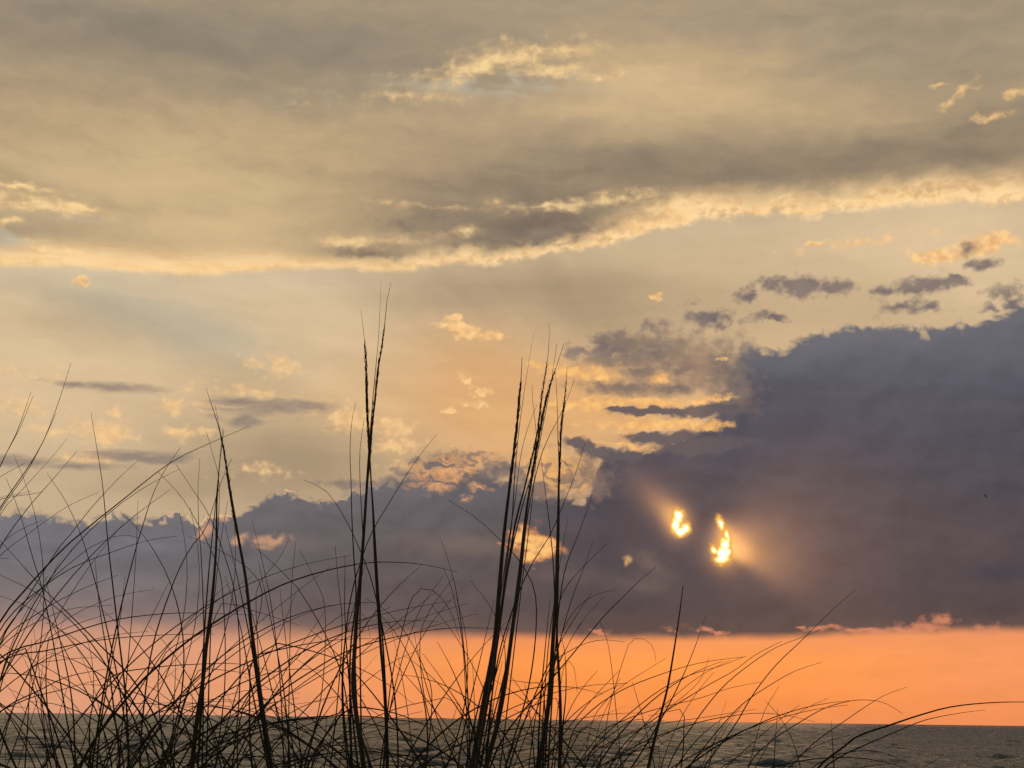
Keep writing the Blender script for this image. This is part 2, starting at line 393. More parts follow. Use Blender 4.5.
# --- the high deck
EDGE = curve(AZ, [(-200, 270), (0, 268), (60, 268), (120, 272), (190, 277), (250, 273), (330, 270), (400, 272), (440, 266), (500, 264), (560, 253), (600, 247), (640, 238), (660, 232), (700, 220), (760, 216), (830, 215), (880, 208), (940, 203), (1024, 204), (1200, 196)])
THK = numcurve(AZ, [(-200, .6), (0, .7), (60, .85), (120, .8), (200, .8), (260, .7), (330, .42), (400, .42), (450, .5), (520, .42), (570, .5), (620, .9), (680, .95), (740, .8), (800, .8), (880, .82), (940, .88), (1024, .88), (1200, .8)])
eamp = sstep(AZ, skypos(250, 250)[0], skypos(560, 250)[0], 0.22, 1.0)
dt = EL - EDGE + (N2 * 0.20 + N1 * 0.30) * eamp
kd = sstep(dt, -0.1, 0.25)
tone = gauss(PW, [(330, 60, 230, 55, 0, -.19), (880, 120, 80, 24, 0, .30), (750, 64, 90, 36, 0, .16), (200, 238, 90, 20, 0, .2), (330, 216, 50, 16, 0, -.15), (60, 20, 220, 40, 0, -.12), (620, 158, 110, 26, 0, -.26), (800, 160, 190, 28, 6, -.34), (980, 150, 90, 34, 10, -.30), (850, 30, 200, 40, 0, -.12), (960, 60, 120, 50, 0, -.12),
                  (120, 150, 170, 36, 0, .22), (240, 215, 170, 40, 0, .34), (620, 70, 90, 40, 0, .30), (700, 110, 120, 26, 0, .22), (350, 120, 120, 18, 8, .12), (560, 110, 90, 20, 0, .16), (770, 100, 60, 30, 0, .1),
                  (470, 190, 120, 26, 0, -.32), (650, 72, 60, 30, 0, .2), (100, 24, 160, 26, 0, -.2), (420, 222, 60, 16, 0, -.42), (540, 228, 74, 22, 4, -.62), (60, 235, 60, 16, 0, -.12), (130, 185, 60, 10, 0, .15), (370, 252, 60, 6, 0, -.35), (420, 100, 80, 20, 0, .1), (150, 110, 120, 20, 0, .1)])
tone = tone + BG * 0.15 + ST * 0.12 + N1 * 0.08 + drel * 0.17
tn = sstep(tone, -0.75, 0.75, 0.0, 1.0, 'LINEAR')
dk = ramp(tn, [(0.0, (118, 104, 93)), (0.25, (148, 130, 108)), (0.5, (180, 156, 122)), (0.72, (205, 177, 135)), (1.0, (226, 194, 146))], 0, 1)
dk_top = ramp(tn, [(0.0, (124, 114, 101)), (0.3, (149, 136, 117)), (0.5, (169, 150, 124)), (0.75, (198, 170, 131)), (1.0, (224, 194, 148))], 0, 1)
dk = mixc(sstep(EL, el(190), el(40)), dk, dk_top)
# rents in the deck where the sunlit top or pale sky shows
ppale = gauss(PF, [(470, 84, 90, 9, 3, .6), (540, 92, 60, 7, 0, .4), (12, 240, 22, 16, 0, .9), (60, 216, 50, 5, 0, .4), (520, 78, 60, 10, 0, .3), (610, 206, 50, 5, 0, .35), (300, 106, 40, 8, 0, .3)])
dk = mixc(m('MULTIPLY', ppale, sstep(N1 + ST, -.5, .3), clamp=True), dk, srgb((186, 178, 158)))
rents = [(480, 68, 74, 15, 8), (505, 60, 70, 15, 4), (550, 70, 64, 11, 0), (560, 50, 60, 14, 0, .8), (440, 78, 50, 7, 0, .7), (600, 76, 40, 6, 0, .7), (400, 96, 60, 10, 0, .5), (310, 106, 30, 6, 0, .6),
         (40, 206, 64, 10, -2), (84, 207, 26, 6, 0), (20, 186, 50, 5, 0), (10, 222, 22, 5, 10), (60, 252, 40, 6, 0), (30, 240, 18, 4, 0, .6),
         (430, 206, 60, 4, 2, .5), (400, 240, 60, 6, 4, .6), (468, 233, 16, 9, 0), (345, 243, 50, 8, 0, .7), (560, 205, 70, 7, 4, .9), (620, 200, 60, 10, 6), (680, 205, 60, 16, 4), (640, 225, 50, 12, 10), (520, 206, 30, 6, 0, .6)]
fe = blobs(PF, rents) + N1 * 0.75 + ST * 0.5 + N2 * 0.45
dk = mixc(sstep(fe, -0.1, 1.15) * 0.92, dk, mixc(sstep(fe, .2, 1.1), srgb((228, 190, 134)), srgb((251, 214, 154))))
wisp = blobs(PF, [(960, 92, 26, 6, 28), (948, 102, 13, 6, 50), (970, 87, 20, 3.5, 0), (940, 86, 10, 3, 0), (990, 117, 28, 6, 4), (1018, 93, 20, 5, -6)]) + N1 * 0.7 + N2 * 0.8
dk = mixc(sstep(wisp, 0.05, 1.5) * 0.9, dk, srgb((246, 198, 134)))
# lit lower lip
lip = sstep((dt + (N1 * 0.3 + ST * 0.25) * (eamp * 0.6 + 0.4)) / THK, 1.75, 0.3)
dk = mixc(lip * sstep(N2 * eamp * 0.6 + N1 * 0.6 + ST * 0.9, -0.6, 0.1, 0.55, 1.0), dk, mixc(sstep(N2 * eamp + ST, -.4, .4), srgb((246, 200, 140)), srgb((255, 217, 160))))
scud = blobs(PF, [(540, 232, 72, 17, 4), (510, 240, 50, 10, 0), (590, 226, 40, 10, 0), (420, 222, 56, 14, 0), (480, 242, 60, 10, 3), (375, 254, 50, 5, 0, .8), (350, 250, 30, 5, 0, .7)]) + N1 * 0.7 + N2 * 0.5
dk = mixc(sstep(scud, 0.0, 1.0) * 0.8, dk, mixc(drel * 1.5 + 0.5, srgb((124, 110, 98)), srgb((150, 132, 110))))
out = mixc(kd, out, dk)
# overhead and behind: the same deck going on, greyer and dimmer away from the sun
back = sstep(dy, 0.45, -0.25)
away = mulc(mixc(sstep(EL, 0, 50), srgb((80, 81, 93)), srgb((96, 95, 98))), BG * 0.3 + ST * 0.2 + 1.0)
out = mixc(back, out, away)
out = mixc(sstep(EL, 29, 46), out, mulc(mixc(0.0, srgb((108, 109, 112)), srgb((0, 0, 0))), BG * 0.3 + 1.0))
bgn = NN.new('ShaderNodeBackground'); wo = NN.new('ShaderNodeOutputWorld')
put(bgn.inputs['Color'], mulc(out, 1.0 / SKYK)); bgn.inputs['Strength'].default_value = SKYK
LL.new(bgn.outputs[0], wo.inputs[0])


# ------------------------------------------------------------------ helpers for meshes
def mesh_obj(name, verts, faces, mats, parent=None, smooth=True):
    me = bpy.data.meshes.new(name); me.from_pydata([tuple(v) for v in verts], [], faces); me.update()
    for mt in (mats if isinstance(mats, (list, tuple)) else [mats]): me.materials.append(mt)
    if smooth:
        me.polygons.foreach_set('use_smooth', [True] * len(me.polygons))
    o = bpy.data.objects.new(name, me); COL.objects.link(o)
    if parent is not None: o.parent = parent; o.matrix_parent_inverse = Matrix.Translation(-parent.location)
    return o


def new_mat(name):
    mt = bpy.data.materials.new(name); mt.use_nodes = True
    return mt, mt.node_tree, mt.node_tree.nodes['Principled BSDF']


# ------------------------------------------------------------------ sea
def sea_material():
    mt, nt, b = new_mat('sea_water')
    g = nt.nodes.new('ShaderNodeNewGeometry')
    def noise(sx, sy, detail, rough, off):
        mp = nt.nodes.new('ShaderNodeMapping'); mp.inputs['Scale'].default_value = (sx, sy, 1); mp.inputs['Location'].default_value = (off, off * 2, 0)
        nt.links.new(g.outputs['Position'], mp.inputs['Vector'])
        n = nt.nodes.new('ShaderNodeTexNoise'); n.noise_dimensions = '2D'
        nt.links.new(mp.outputs[0], n.inputs['Vector']); n.inputs['Scale'].default_value = 1.0
        n.inputs['Detail'].default_value = detail; n.inputs['Roughness'].default_value = rough
        return n.outputs[0]
    big = noise(0.012, 0.03, 4, 0.5, 3.0)
    chop = noise(1.3, 0.9, 3.0, 0.5, 7.0)
    gust = noise(0.55, 0.11, 3, 0.55, 11.0)                            # cat's-paws: patches of steeper and flatter chop
    gm_ = nt.nodes.new('ShaderNodeMapRange'); gm_.inputs['From Min'].default_value = 0.34; gm_.inputs['From Max'].default_value = 0.66
    gm_.inputs['To Min'].default_value = 0.35; gm_.inputs['To Max'].default_value = 1.7
    nt.links.new(gust, gm_.inputs['Value'])
    mu = nt.nodes.new('ShaderNodeMath'); mu.operation = 'MULTIPLY'
    nt.links.new(chop, mu.inputs[0]); nt.links.new(gm_.outputs[0], mu.inputs[1]); chop = mu.outputs[0]
    bp = nt.nodes.new('ShaderNodeBump'); bp.inputs['Strength'].default_value = 1.0; bp.inputs['Distance'].default_value = 0.12
    nt.links.new(chop, bp.inputs['Height']); nt.links.new(bp.outputs[0], b.inputs['Normal'])
    b.inputs['Base Color'].default_value = (0.022, 0.040, 0.046, 1)
    b.inputs['IOR'].default_value = 1.24
    mr = nt.nodes.new('ShaderNodeMapRange'); mr.inputs['From Min'].default_value = 0.35; mr.inputs['From Max'].default_value = 0.65
    mr.inputs['To Min'].default_value = 0.2; mr.inputs['To Max'].default_value = 0.32
    nt.links.new(big, mr.inputs['Value']); nt.links.new(mr.outputs[0], b.inputs['Roughness'])
    return mt


rng = np.random.RandomState(4)
SEC, R0_, R1_ = R(28), 66.0, 4000.0


def swell(x, y):                             # short wind sea running in to the beach
    z = np.zeros_like(x)
    for k in range(64):
        lam = 1.7 * (15.0 / 1.7) ** (k / 63.0)
        th = rng.normal(0, 0.55) - math.pi / 2 + 0.15
        kx, ky = math.cos(th) * 2 * math.pi / lam, math.sin(th) * 2 * math.pi / lam
        a = 0.0082 * lam ** 0.80
        z += a * np.sin(kx * x + ky * y + rng.uniform(0, 6.28))
    g = np.sin(x * .055 + 1.3 * np.sin(y * .021)) * np.sin(y * .034 + 1.1 * np.sin(x * .027 + 2)) + .5 * np.sin(x * .13 + y * .05) * np.sin(y * .09 - x * .03)
    return z * (1.0 + 0.04 * g)              # gusts: rougher and smoother patches


rr_ = [R0_]
while rr_[-1] < R1_: rr_.append(rr_[-1] + max(0.6, 0.0046 * rr_[-1]))
rr_ = np.array(rr_); aa_ = np.linspace(-SEC, SEC, 560)
AA, RR = np.meshgrid(aa_, rr_)
X_, Y_ = np.sin(AA) * RR, np.cos(AA) * RR
fade = np.clip((RR - R0_) / 25, 0, 1) * np.clip((R1_ - RR) / 1200, 0, 1) * np.clip((SEC - np.abs(AA)) / R(2), 0, 1)
Z_ = swell(X_, Y_) * fade
wv_ = np.stack([X_, Y_, Z_], -1).reshape(-1, 3)
nr, nc = X_.shape
ii = (np.arange(nr - 1)[:, None] * nc + np.arange(nc - 1)[None, :]).reshape(-1)
wf_ = np.stack([ii, ii + 1, ii + nc + 1, ii + nc], 1)
# the open sea round that sector, out to the horizon (sunk below the waves where they lie)
rs = [0.0, 40.0, R0_ - 1, R0_ + 4, 300.0, R1_ - 20, R1_ - 1] + [R1_ * 1.3 ** i for i in range(1, 20)]
NA = 180
bv_, bf_ = [], []
for r in rs:
    for k in range(NA):
        t = 2 * math.pi * k / NA; tw = min(t, 2 * math.pi - t)
        z = -1.5 if (tw < SEC - R(1) and R0_ + 2 < r < R1_ - 10) else -0.004
        bv_.append((math.sin(t) * r, math.cos(t) * r, z))
for i in range(len(rs) - 1):
    for k in range(NA):
        k2 = (k + 1) % NA
        if i == 0: bf_.append((k, NA + k, NA + k2))
        else: bf_.append((i * NA + k, (i + 1) * NA + k, (i + 1) * NA + k2, i * NA + k2))
n0 = len(wv_)
me = bpy.data.meshes.new('water')
me.from_pydata([tuple(v) for v in wv_.tolist()] + bv_, [], [tuple(f)[::-1] for f in wf_.tolist()] + [tuple(q + n0 for q in f)[::-1] for f in bf_])
me.polygons.foreach_set('use_smooth', [True] * len(me.polygons)); me.update()
me.materials.append(sea_material())
sea = bpy.data.objects.new('water', me); COL.objects.link(sea); sea['kind'] = 'structure'


# ------------------------------------------------------------------ dune and beach
def ground_z(x, y):
    def ss(a, b, t):
        t = min(1, max(0, (t - a) / (b - a))); return t * t * (3 - 2 * t)
    z = 3.2 + 0.74 * ss(0.2, 1.65, y) - 0.16 * ss(2.6, 4.2, y) - 1.9 * ss(3.6, 14, y) - 1.5 * ss(10, 52, y) - 3.5 * ss(45, 110, y)
    z += 0.03 * math.sin(x * 1.9 + 0.7) * math.sin(y * 1.4 + 1.1) + 0.02 * math.sin(x * 4.3) * math.cos(y * 3.7)
    z -= 0.0006 * min(abs(x), 60) ** 2 * ss(0, 3, y) * 0.3
    return z


def axis(lo, hi, fine_lo, fine_hi, step, grow=1.18):
    a = list(np.arange(fine_lo, fine_hi, step)); s = step; v = a[-1]
    while v < hi: s *= grow; v += s; a.append(v)
    s = step; v = a[0]; pre = []
    while v > lo: s *= grow; v -= s; pre.append(v)
    return pre[::-1] + [float(t) for t in a]


xs = axis(-400, 400, -3, 3, 0.09); ys = axis(-120, 130, -0.5, 5, 0.09)
gv = [(x, y, ground_z(x, y)) for y in ys for x in xs]
W_ = len(xs)
gf = [(j * W_ + i, j * W_ + i + 1, (j + 1) * W_ + i + 1, (j + 1) * W_ + i) for j in range(len(ys) - 1) for i in range(W_ - 1)]
sm, snt, sb = new_mat('dune_sand')
sn = snt.nodes.new('ShaderNodeTexNoise'); sn.inputs['Scale'].default_value = 14; sn.inputs['Detail'].default_value = 8
sg = snt.nodes.new('ShaderNodeNewGeometry'); snt.links.new(sg.outputs['Position'], sn.inputs['Vector'])
sr = snt.nodes.new('ShaderNodeValToRGB'); sr.color_ramp.elements[0].color = (0.26, 0.21, 0.15, 1); sr.color_ramp.elements[1].color = (0.40, 0.34, 0.26, 1)
snt.links.new(sn.outputs[0], sr.inputs[0]); snt.links.new(sr.outputs[0], sb.inputs['Base Color']); sb.inputs['Roughness'].default_value = 0.95
sbp = snt.nodes.new('ShaderNodeBump'); sbp.inputs['Distance'].default_value = 0.02; snt.links.new(sn.outputs[0], sbp.inputs['Height']); snt.links.new(sbp.outputs[0], sb.inputs['Normal'])
gnd = mesh_obj('ground', gv, gf, sm); gnd['kind'] = 'structure'


# ------------------------------------------------------------------ beach grass
def grass_material(name, a, b, transl):
    mt, nt, bs = new_mat(name)
    g = nt.nodes.new('ShaderNodeNewGeometry'); n = nt.nodes.new('ShaderNodeTexNoise'); n.inputs['Scale'].default_value = 22; n.inputs['Detail'].default_value = 3
    nt.links.new(g.outputs['Position'], n.inputs['Vector'])
    r = nt.nodes.new('ShaderNodeValToRGB'); r.color_ramp.elements[0].position = .35; r.color_ramp.elements[1].position = .65
    r.color_ramp.elements[0].color = (*a, 1); r.color_ramp.elements[1].color = (*b, 1)
    nt.links.new(n.outputs[0], r.inputs[0]); nt.links.new(r.outputs[0], bs.inputs['Base Color'])
    if transl > 0:                            # thin leaves let a little of the light behind them through
        tr = nt.nodes.new('ShaderNodeBsdfTranslucent'); tr.inputs['Color'].default_value = (b[0] * 1.6, b[1] * 1.2, b[2] * 0.8, 1)
        mxs = nt.nodes.new('ShaderNodeMixShader'); mxs.inputs[0].default_value = transl
        out_ = nt.nodes['Material Output']
        nt.links.new(bs.outputs[0], mxs.inputs[1]); nt.links.new(tr.outputs[0], mxs.inputs[2]); nt.links.new(mxs.outputs[0], out_.inputs['Surface'])
    bs.inputs['Roughness'].default_value = 0.6; bs.inputs['Specular IOR Level'].default_value = 0.25
    return mt


M_BLADE = grass_material('green_blade', (0.034, 0.040, 0.019), (0.052, 0.052, 0.026), 0.15)
M_DRY = grass_material('dry_blade', (0.070, 0.050, 0.028), (0.095, 0.070, 0.038), 0.2)
M_STALK = grass_material('stalk', (0.060, 0.045, 0.026), (0.085, 0.062, 0.034), 0.0)
M_SEED = grass_material('seed_husk', (0.080, 0.052, 0.028), (0.130, 0.088, 0.045), 0.15)


def spline(pts, n):                          # Catmull-Rom through pixel points, n samples, arc-length spaced
    p = np.array(pts, float)
    p = np.vstack([2 * p[0] - p[1], p, 2 * p[-1] - p[-2]])
    o = []
    for i in range(1, len(p) - 2):
        for t in np.linspace(0, 1, 12, endpoint=False):
            a, b, c, d = p[i - 1], p[i], p[i + 1], p[i + 2]
            o.append(0.5 * ((2 * b) + (c - a) * t + (2 * a - 5 * b + 4 * c - d) * t * t + (3 * b - a - 3 * c + d) * t ** 3))
    o.append(p[-2]); o = np.array(o)
    s = np.concatenate([[0], np.cumsum(np.linalg.norm(np.diff(o, axis=0), axis=1))])
    q = np.linspace(0, s[-1], n)
    return np.stack([np.interp(q, s, o[:, 0]), np.interp(q, s, o[:, 1])], 1), s[-1]


def sweep(pts, rad, flat=1.0, sides=5, face=None):
    """A tapered stem or rolled blade along 3-D points: returns verts, faces."""
    n = len(pts); V, Fc = [], []
    face = face or Vector((0, 1, 0))
    for i in range(n):
        t = (pts[min(i + 1, n - 1)] - pts[max(i - 1, 0)]).normalized()
        s = t.cross(face)
        if s.length < 1e-4: s = t.cross(Vector((1, 0, 0)))
        s.normalize(); u = s.cross(t)
        for k in range(sides):
            a = 2 * math.pi * k / sides
            V.append(pts[i] + s * (math.cos(a) * rad[i]) + u * (math.sin(a) * rad[i] * flat))
    for i in range(n - 1):
        for k in range(sides):
            k2 = (k + 1) % sides
            Fc.append((i * sides + k, i * sides + k2, (i + 1) * sides + k2, (i + 1) * sides + k))
    Fc.append(tuple(range(sides))[::-1]); Fc.append(tuple((n - 1) * sides + k for k in range(sides)))
    return V, Fc


class Plant:
    def __init__(self, name, label, cat, rootx, depth, group):
        self.d = depth; self.rx = rootx
        b = at(rootx, 900, depth); self.x = b.x
        self.gz = ground_z(b.x, depth)
        self.rpy = 719.0 + FPX * (EYE - self.gz) / depth      # where the foot would be seen, below the frame
        e = bpy.data.objects.new(name, None); COL.objects.link(e); e.location = (b.x, depth, self.gz); e.empty_display_size = 0.1
        e['label'] = label; e['category'] = cat; e['group'] = group
        self.e = e; self.mpp = depth / FPX

    def path(self, px, n, lean=None, spread=0.45):
        """px: points from the TIP down. Adds the hidden foot, returns 3-D points from foot to tip."""
        p = [tuple(q) for q in px]
        (x1, y1), (x0, y0) = p[-2], p[-1]
        if y0 < self.rpy - 12:
            sl = (x0 - x1) / max(12.0, (y0 - y1)); sl = max(-2.2, min(2.2, sl))
            h = self.rpy - y0
            fx = x0 + sl * h * 0.55
            fx = fx + (self.rx - fx) * spread
            p.append((x0 + (fx - x0) * 0.6 + sl * h * .06, y0 + h * 0.5)); p.append((fx, self.rpy + 6))
        s, L = spline(p, n); s = s[::-1]
        lean = random.uniform(-0.16, 0.2) if lean is None else lean
        off = random.uniform(-0.05, 0.05)
        out = []
        for i, (x, y) in enumerate(s):
            t = i / (n - 1)
            out.append(at(x, y, self.d + off + lean * t * t))
        # foot on the sand
        g = ground_z(out[0].x, out[0].y)
        dz = g - 0.01 - out[0].z
        for i in range(n):
            k = max(0.0, 1 - i / (n * 0.18)); out[i].z += dz * k * k
        return out, L

    def blade(self, px, w=2.0, dry=False, lean=None, name='blade', n=None, tip=0.35):
        n = n or 36
        pts, L = self.path(px, n, lean)
        r = [0.5 * self.mpp * max(tip, w * (1 - (i / (n - 1)) ** 1.6) + tip * (i / (n - 1))) for i in range(n)]
        a = random.uniform(0, 6.28)
        V, Fc = sweep(pts, r, random.uniform(0.35, 0.8), 4, Vector((0.25 * math.cos(a), 1, 0.25 * math.sin(a))).normalized())
        return mesh_obj(name, V, Fc, M_DRY if dry else M_BLADE, self.e)

    def stalk(self, px, w=4.0, seed=None, sw=5.5, lean=None, tip=0.5):
        n = 40
        pts, L = self.path(px, n, lean, 0.6)
        r = [0.5 * self.mpp * max(tip, w * (1 - 0.75 * (i / (n - 1)) ** 1.2)) * (1 - 0.75 * (i / (n - 1)) ** 5) for i in range(n)]
        V, Fc = sweep(pts, r, 0.9, 6)
        st = mesh_obj('stalk', V, Fc, M_STALK, self.e)
        if seed:
            V, Fc = [], []
            ys_ = [q for q in range(n)]
            # pixel rows of every sample, to place the seed head between two measured heights
            def row(p):
                d = p - Vector((0, 0, EYE)); return 384 - FPX * d.dot(UP) / d.dot(F)
            rows = [row(p) for p in pts]
            y0, y1 = seed
            k = 0; y = y1
            while y > y0:
                i = next((j for j in range(n - 1) if rows[j] >= y > rows[j + 1]), None)
                y -= random.uniform(1.1, 2.4)
                if i is None: continue
                f = (rows[i] - y) / max(1e-6, rows[i] - rows[i + 1]); c = pts[i].lerp(pts[i + 1], max(0, min(1, f)))
                t = (pts[i + 1] - pts[i]).normalized()
                fr = (y1 - y) / (y1 - y0); env = math.sin(math.pi * min(1, 0.18 + fr * 0.78)) ** 0.7
                a = k * 2.4 + random.uniform(-.5, .5); k += 1
                side = Vector((math.cos(a), math.sin(a), 0)); side = (side - t * side.dot(t)).normalized()
                ln = self.mpp * random.uniform(6, 10) * (0.5 + 0.5 * env); wd = self.mpp * sw * 0.19 * (0.5 + 0.5 * env) * random.uniform(.7, 1.2)
                dr = (t + side * random.uniform(0.06, 0.22)).normalized()
                b0 = c + side * self.mpp * 0.5
                P3 = [b0, b0 + dr * ln * .25, b0 + dr * ln * .6, b0 + dr * ln]
                v, fc = sweep(P3, [wd * .4, wd, wd * .8, wd * .12], 0.55, 5, side)
                o = len(V); V += v; Fc += [tuple(q + o for q in fq) for fq in fc]
            mesh_obj('seed_head', V, Fc, M_SEED, st)
        return st

    def fan(self, n, spread_px, ang, length, w, bend=1.0, seedv=0):
        """n blades springing from the foot, fanned out and bowed by their own weight."""
        rng = random.Random(seedv)
        for _ in range(n):
            x = self.rx + rng.gauss(0, spread_px); y = self.rpy
            th = R(rng.uniform(*ang)); L = rng.uniform(*length); k = rng.uniform(0.15, 1.25) * bend; L *= 1 + 0.35 * abs(math.sin(th))
            sg = 1 if th >= 0 else -1
            if rng.random() < 0.2: sg = -sg
            pts = []; N = 14
            kink = rng.randint(8, 12) if rng.random() < 0.14 else 99      # some leaves are snapped over
            kang = sg * rng.uniform(0.7, 1.9)
            for i in range(N + 1):
                pts.append((x, y)); t = i / N
                if i == kink: th += kang
                x += math.sin(th + sg * k * 1.5 * t ** 1.7) * L / N; y -= math.cos(th + sg * k * 1.5 * t ** 1.7) * L / N
            self.blade(pts[::-1], rng.uniform(*w), rng.random() < 0.4, n=24)


GRP = 'clumps of dune grass along the crest'
def P_(label, rootx, depth): return Plant('grass_clump', label, 'grass clump', rootx, depth, GRP)


# clump at the left border
c = P_('dune grass clump at the left border, thin blades leaning in from outside the picture', -45, 1.9)
for px, w in [
    ([(31, 392), (17, 432), (0, 467), (-30, 545), (-45, 700)], 2.2), ([(33, 396), (20, 428), (2, 463), (-25, 535), (-40, 690)], 1.8),
    ([(71, 363), (60, 398), (44, 440), (25, 472), (0, 508), (-28, 560), (-50, 680)], 2.4), ([(56, 414), (42, 444), (25, 475), (0, 511), (-28, 565), (-50, 680)], 2.0),
    ([(25, 463), (0, 477), (-40, 505), (-80, 600)], 2.0), ([(43, 492), (20, 496), (0, 500), (-50, 540), (-80, 640)], 1.7), ([(31, 491), (12, 496), (-10, 503), (-60, 560)], 1.5),
    ([(67, 439), (45, 465), (20, 492), (0, 515), (-40, 590), (-60, 700)], 1.7), ([(77, 451), (55, 477), (28, 508), (0, 548), (-25, 605), (-40, 720)], 2.1),
    ([(99, 492), (70, 505), (50, 518), (20, 540), (0, 556), (-40, 610)], 1.5), ([(43, 520), (20, 530), (0, 545), (-40, 590)], 1.4),
    ([(139, 460), (120, 477), (92, 507), (70, 535), (56, 552), (20, 610), (0, 645), (-20, 720)], 2.0),
    ([(250, 426), (215, 441), (170, 463), (120, 502), (85, 530), (60, 552), (25, 590), (0, 622), (-35, 690)], 2.8),
    ([(140, 538), (120, 535), (95, 545), (80, 555), (40, 590), (0, 640), (-25, 720)], 1.8), ([(178, 536), (150, 540), (115, 551), (60, 575), (0, 630), (-25, 720)], 1.9),
    ([(118, 575), (80, 590), (40, 612), (0, 645), (-30, 720)], 1.7), ([(112, 605), (60, 612), (0, 648), (-40, 720)], 1.9), ([(256, 615), (200, 613), (160, 614), (110, 621), (50, 640), (0, 658), (-60, 720)], 2.2),
    ([(215, 634), (160, 635), (100, 640), (50, 650), (0, 662), (-60, 720)], 2.0), ([(118, 667), (70, 676), (40, 690), (0, 712), (-40, 760)], 2.4), ([(105, 678), (60, 690), (20, 702), (-20, 728)], 2.4),
    ([(60, 560), (40, 600), (15, 650), (0, 690), (-12, 768)], 2.0), ([(48, 576), (20, 625), (0, 680), (-15, 760)], 1.8)]:
    c.blade(px, w, random.random() < .3)
c.fan(24, 30, (-22, 62), (260, 520), (1.1, 2.3), 0.8, 1)

c = P_('dune grass clump second from the left border, many crossing blades without seed stalks', 95, 2.15)
for px, w in [
    ([(6, 478), (15, 500), (25, 530), (32, 555), (45, 600), (60, 680), (75, 768)], 1.8), ([(47, 473), (65, 500), (77, 525), (86, 550), (100, 600), (118, 680), (130, 768)], 2.0),
    ([(91, 412), (96, 443), (102, 480), (106, 520), (109, 552), (118, 630), (126, 700), (128, 768)], 2.4), ([(138, 500), (137, 530), (136, 555), (130, 640), (118, 768)], 1.6),
    ([(181, 447), (165, 470), (152, 497), (140, 535), (135, 552), (118, 620), (104, 690), (92, 768)], 2.2), ([(0, 575), (40, 595), (80, 630), (108, 668), (130, 710), (150, 768)], 2.0),
    ([(0, 540), (45, 590), (95, 640), (140, 690), (175, 768)], 2.0), ([(172, 576), (140, 640), (115, 690), (95, 740), (88, 768)], 2.2), ([(125, 576), (120, 620), (108, 680), (100, 730), (97, 768)], 2.2),
    ([(95, 560), (100, 610), (108, 660), (114, 710), (120, 768)], 2.2), ([(45, 576), (60, 640), (72, 700), (76, 768)], 2.2), ([(40, 600), (70, 660), (100, 720), (112, 768)], 1.8),
    ([(458, 572), (420, 564), (380, 562), (352, 565), (310, 575), (267, 592), (200, 632), (150, 673), (128, 697), (100, 732), (80, 768)], 2.9)]:
    c.blade(px, w, random.random() < .3)
c.fan(44, 24, (-52, 52), (200, 400), (1.1, 2.5), 0.9, 2)

c = P_('dune grass clump with a dark upright leaf sheath, left of the leaning seed stalk', 190, 2.0)
c.stalk([(223, 428), (220, 460), (217, 500), (216, 550), (212, 600), (207, 640), (203, 680), (197, 720), (192, 768)], 6.0)
for px, w in [
    ([(232, 458), (222, 480), (212, 510), (205, 530), (188, 552), (170, 592), (150, 660), (140, 768)], 2.0), ([(200, 458), (198, 490), (199, 530), (201, 552), (204, 640), (202, 768)], 2.0),
    ([(224, 430), (219, 470), (214, 520), (209, 570), (204, 640), (198, 768)], 2.4), ([(206, 430), (213, 455), (219, 480), (218, 530), (212, 600), (206, 768)], 1.7),
    ([(176, 464), (193, 490), (208, 513), (222, 548), (236, 600), (240, 680), (232, 768)], 1.6), ([(158, 472), (180, 495), (197, 522), (210, 548), (222, 585), (225, 680), (215, 768)], 1.4),
    ([(228, 500), (221, 540), (214, 600), (205, 670), (198, 768)], 2.0), ([(222, 527), (245, 540), (270, 565), (290, 600)][::-1] and [(188, 536), (215, 548), (250, 570), (262, 600), (240, 680), (215, 768)], 1.3),
    ([(256, 598), (225, 620), (200, 634), (160, 664), (165, 768)], 1.5), ([(148, 664), (180, 664), (215, 664), (250, 672), (262, 700)][::-1] and [(276, 672), (240, 664), (200, 664), (150, 668), (110, 678), (90, 720)], 1.8)]:
    c.blade(px, w, random.random() < .3)
c.fan(28, 20, (-50, 50), (180, 360), (1.3, 2.7), 0.95, 3)

c = P_('dune grass clump with one thick seed stalk leaning left, left of the tallest stalks', 285, 2.1)
c.stalk([(206, 388), (215, 415), (222, 440), (227, 470), (233, 510), (241, 552), (246, 580), (251, 625), (257, 670), (264, 720), (271, 768)], 5.5, (440, 560), 4.5)
for px, w in [
    ([(215, 405), (222, 440), (229, 480), (236, 520), (243, 560), (249, 610), (256, 668), (268, 768)], 2.0), ([(225, 525), (238, 580), (252, 650), (262, 720), (272, 768)], 2.2),
    ([(225, 576), (240, 625), (252, 690), (268, 768)], 2.4), ([(256, 548), (275, 565), (290, 580), (301, 593), (328, 640), (345, 690), (350, 768)][::1], 1.8),
    ([(252, 520), (262, 560), (272, 610), (280, 680), (284, 768)], 1.6), ([(296, 540), (292, 580), (290, 640), (288, 768)], 1.4), ([(290, 538), (278, 560), (262, 580), (256, 600), (262, 700), (275, 768)], 1.3),
    ([(300, 550), (315, 580), (325, 610), (322, 690), (305, 768)], 1.3), ([(335, 545), (338, 580), (342, 640), (330, 768)], 1.5), ([(258, 560), (275, 640), (285, 700), (290, 768)], 2.0),
    ([(245, 590), (262, 650), (280, 720), (300, 768)], 1.8), ([(280, 590), (287, 650), (296, 720), (302, 768)], 1.9), ([(510, 629), (450, 628), (400, 636), (350, 650), (310, 672), (270, 700), (230, 740), (215, 768)][:], 2.0),
    ([(370, 637), (366, 618), (355, 611), (340, 616), (320, 632), (290, 665), (255, 692), (240, 720), (238, 768)], 1.7)]:
    c.blade(px, w, random.random() < .3)
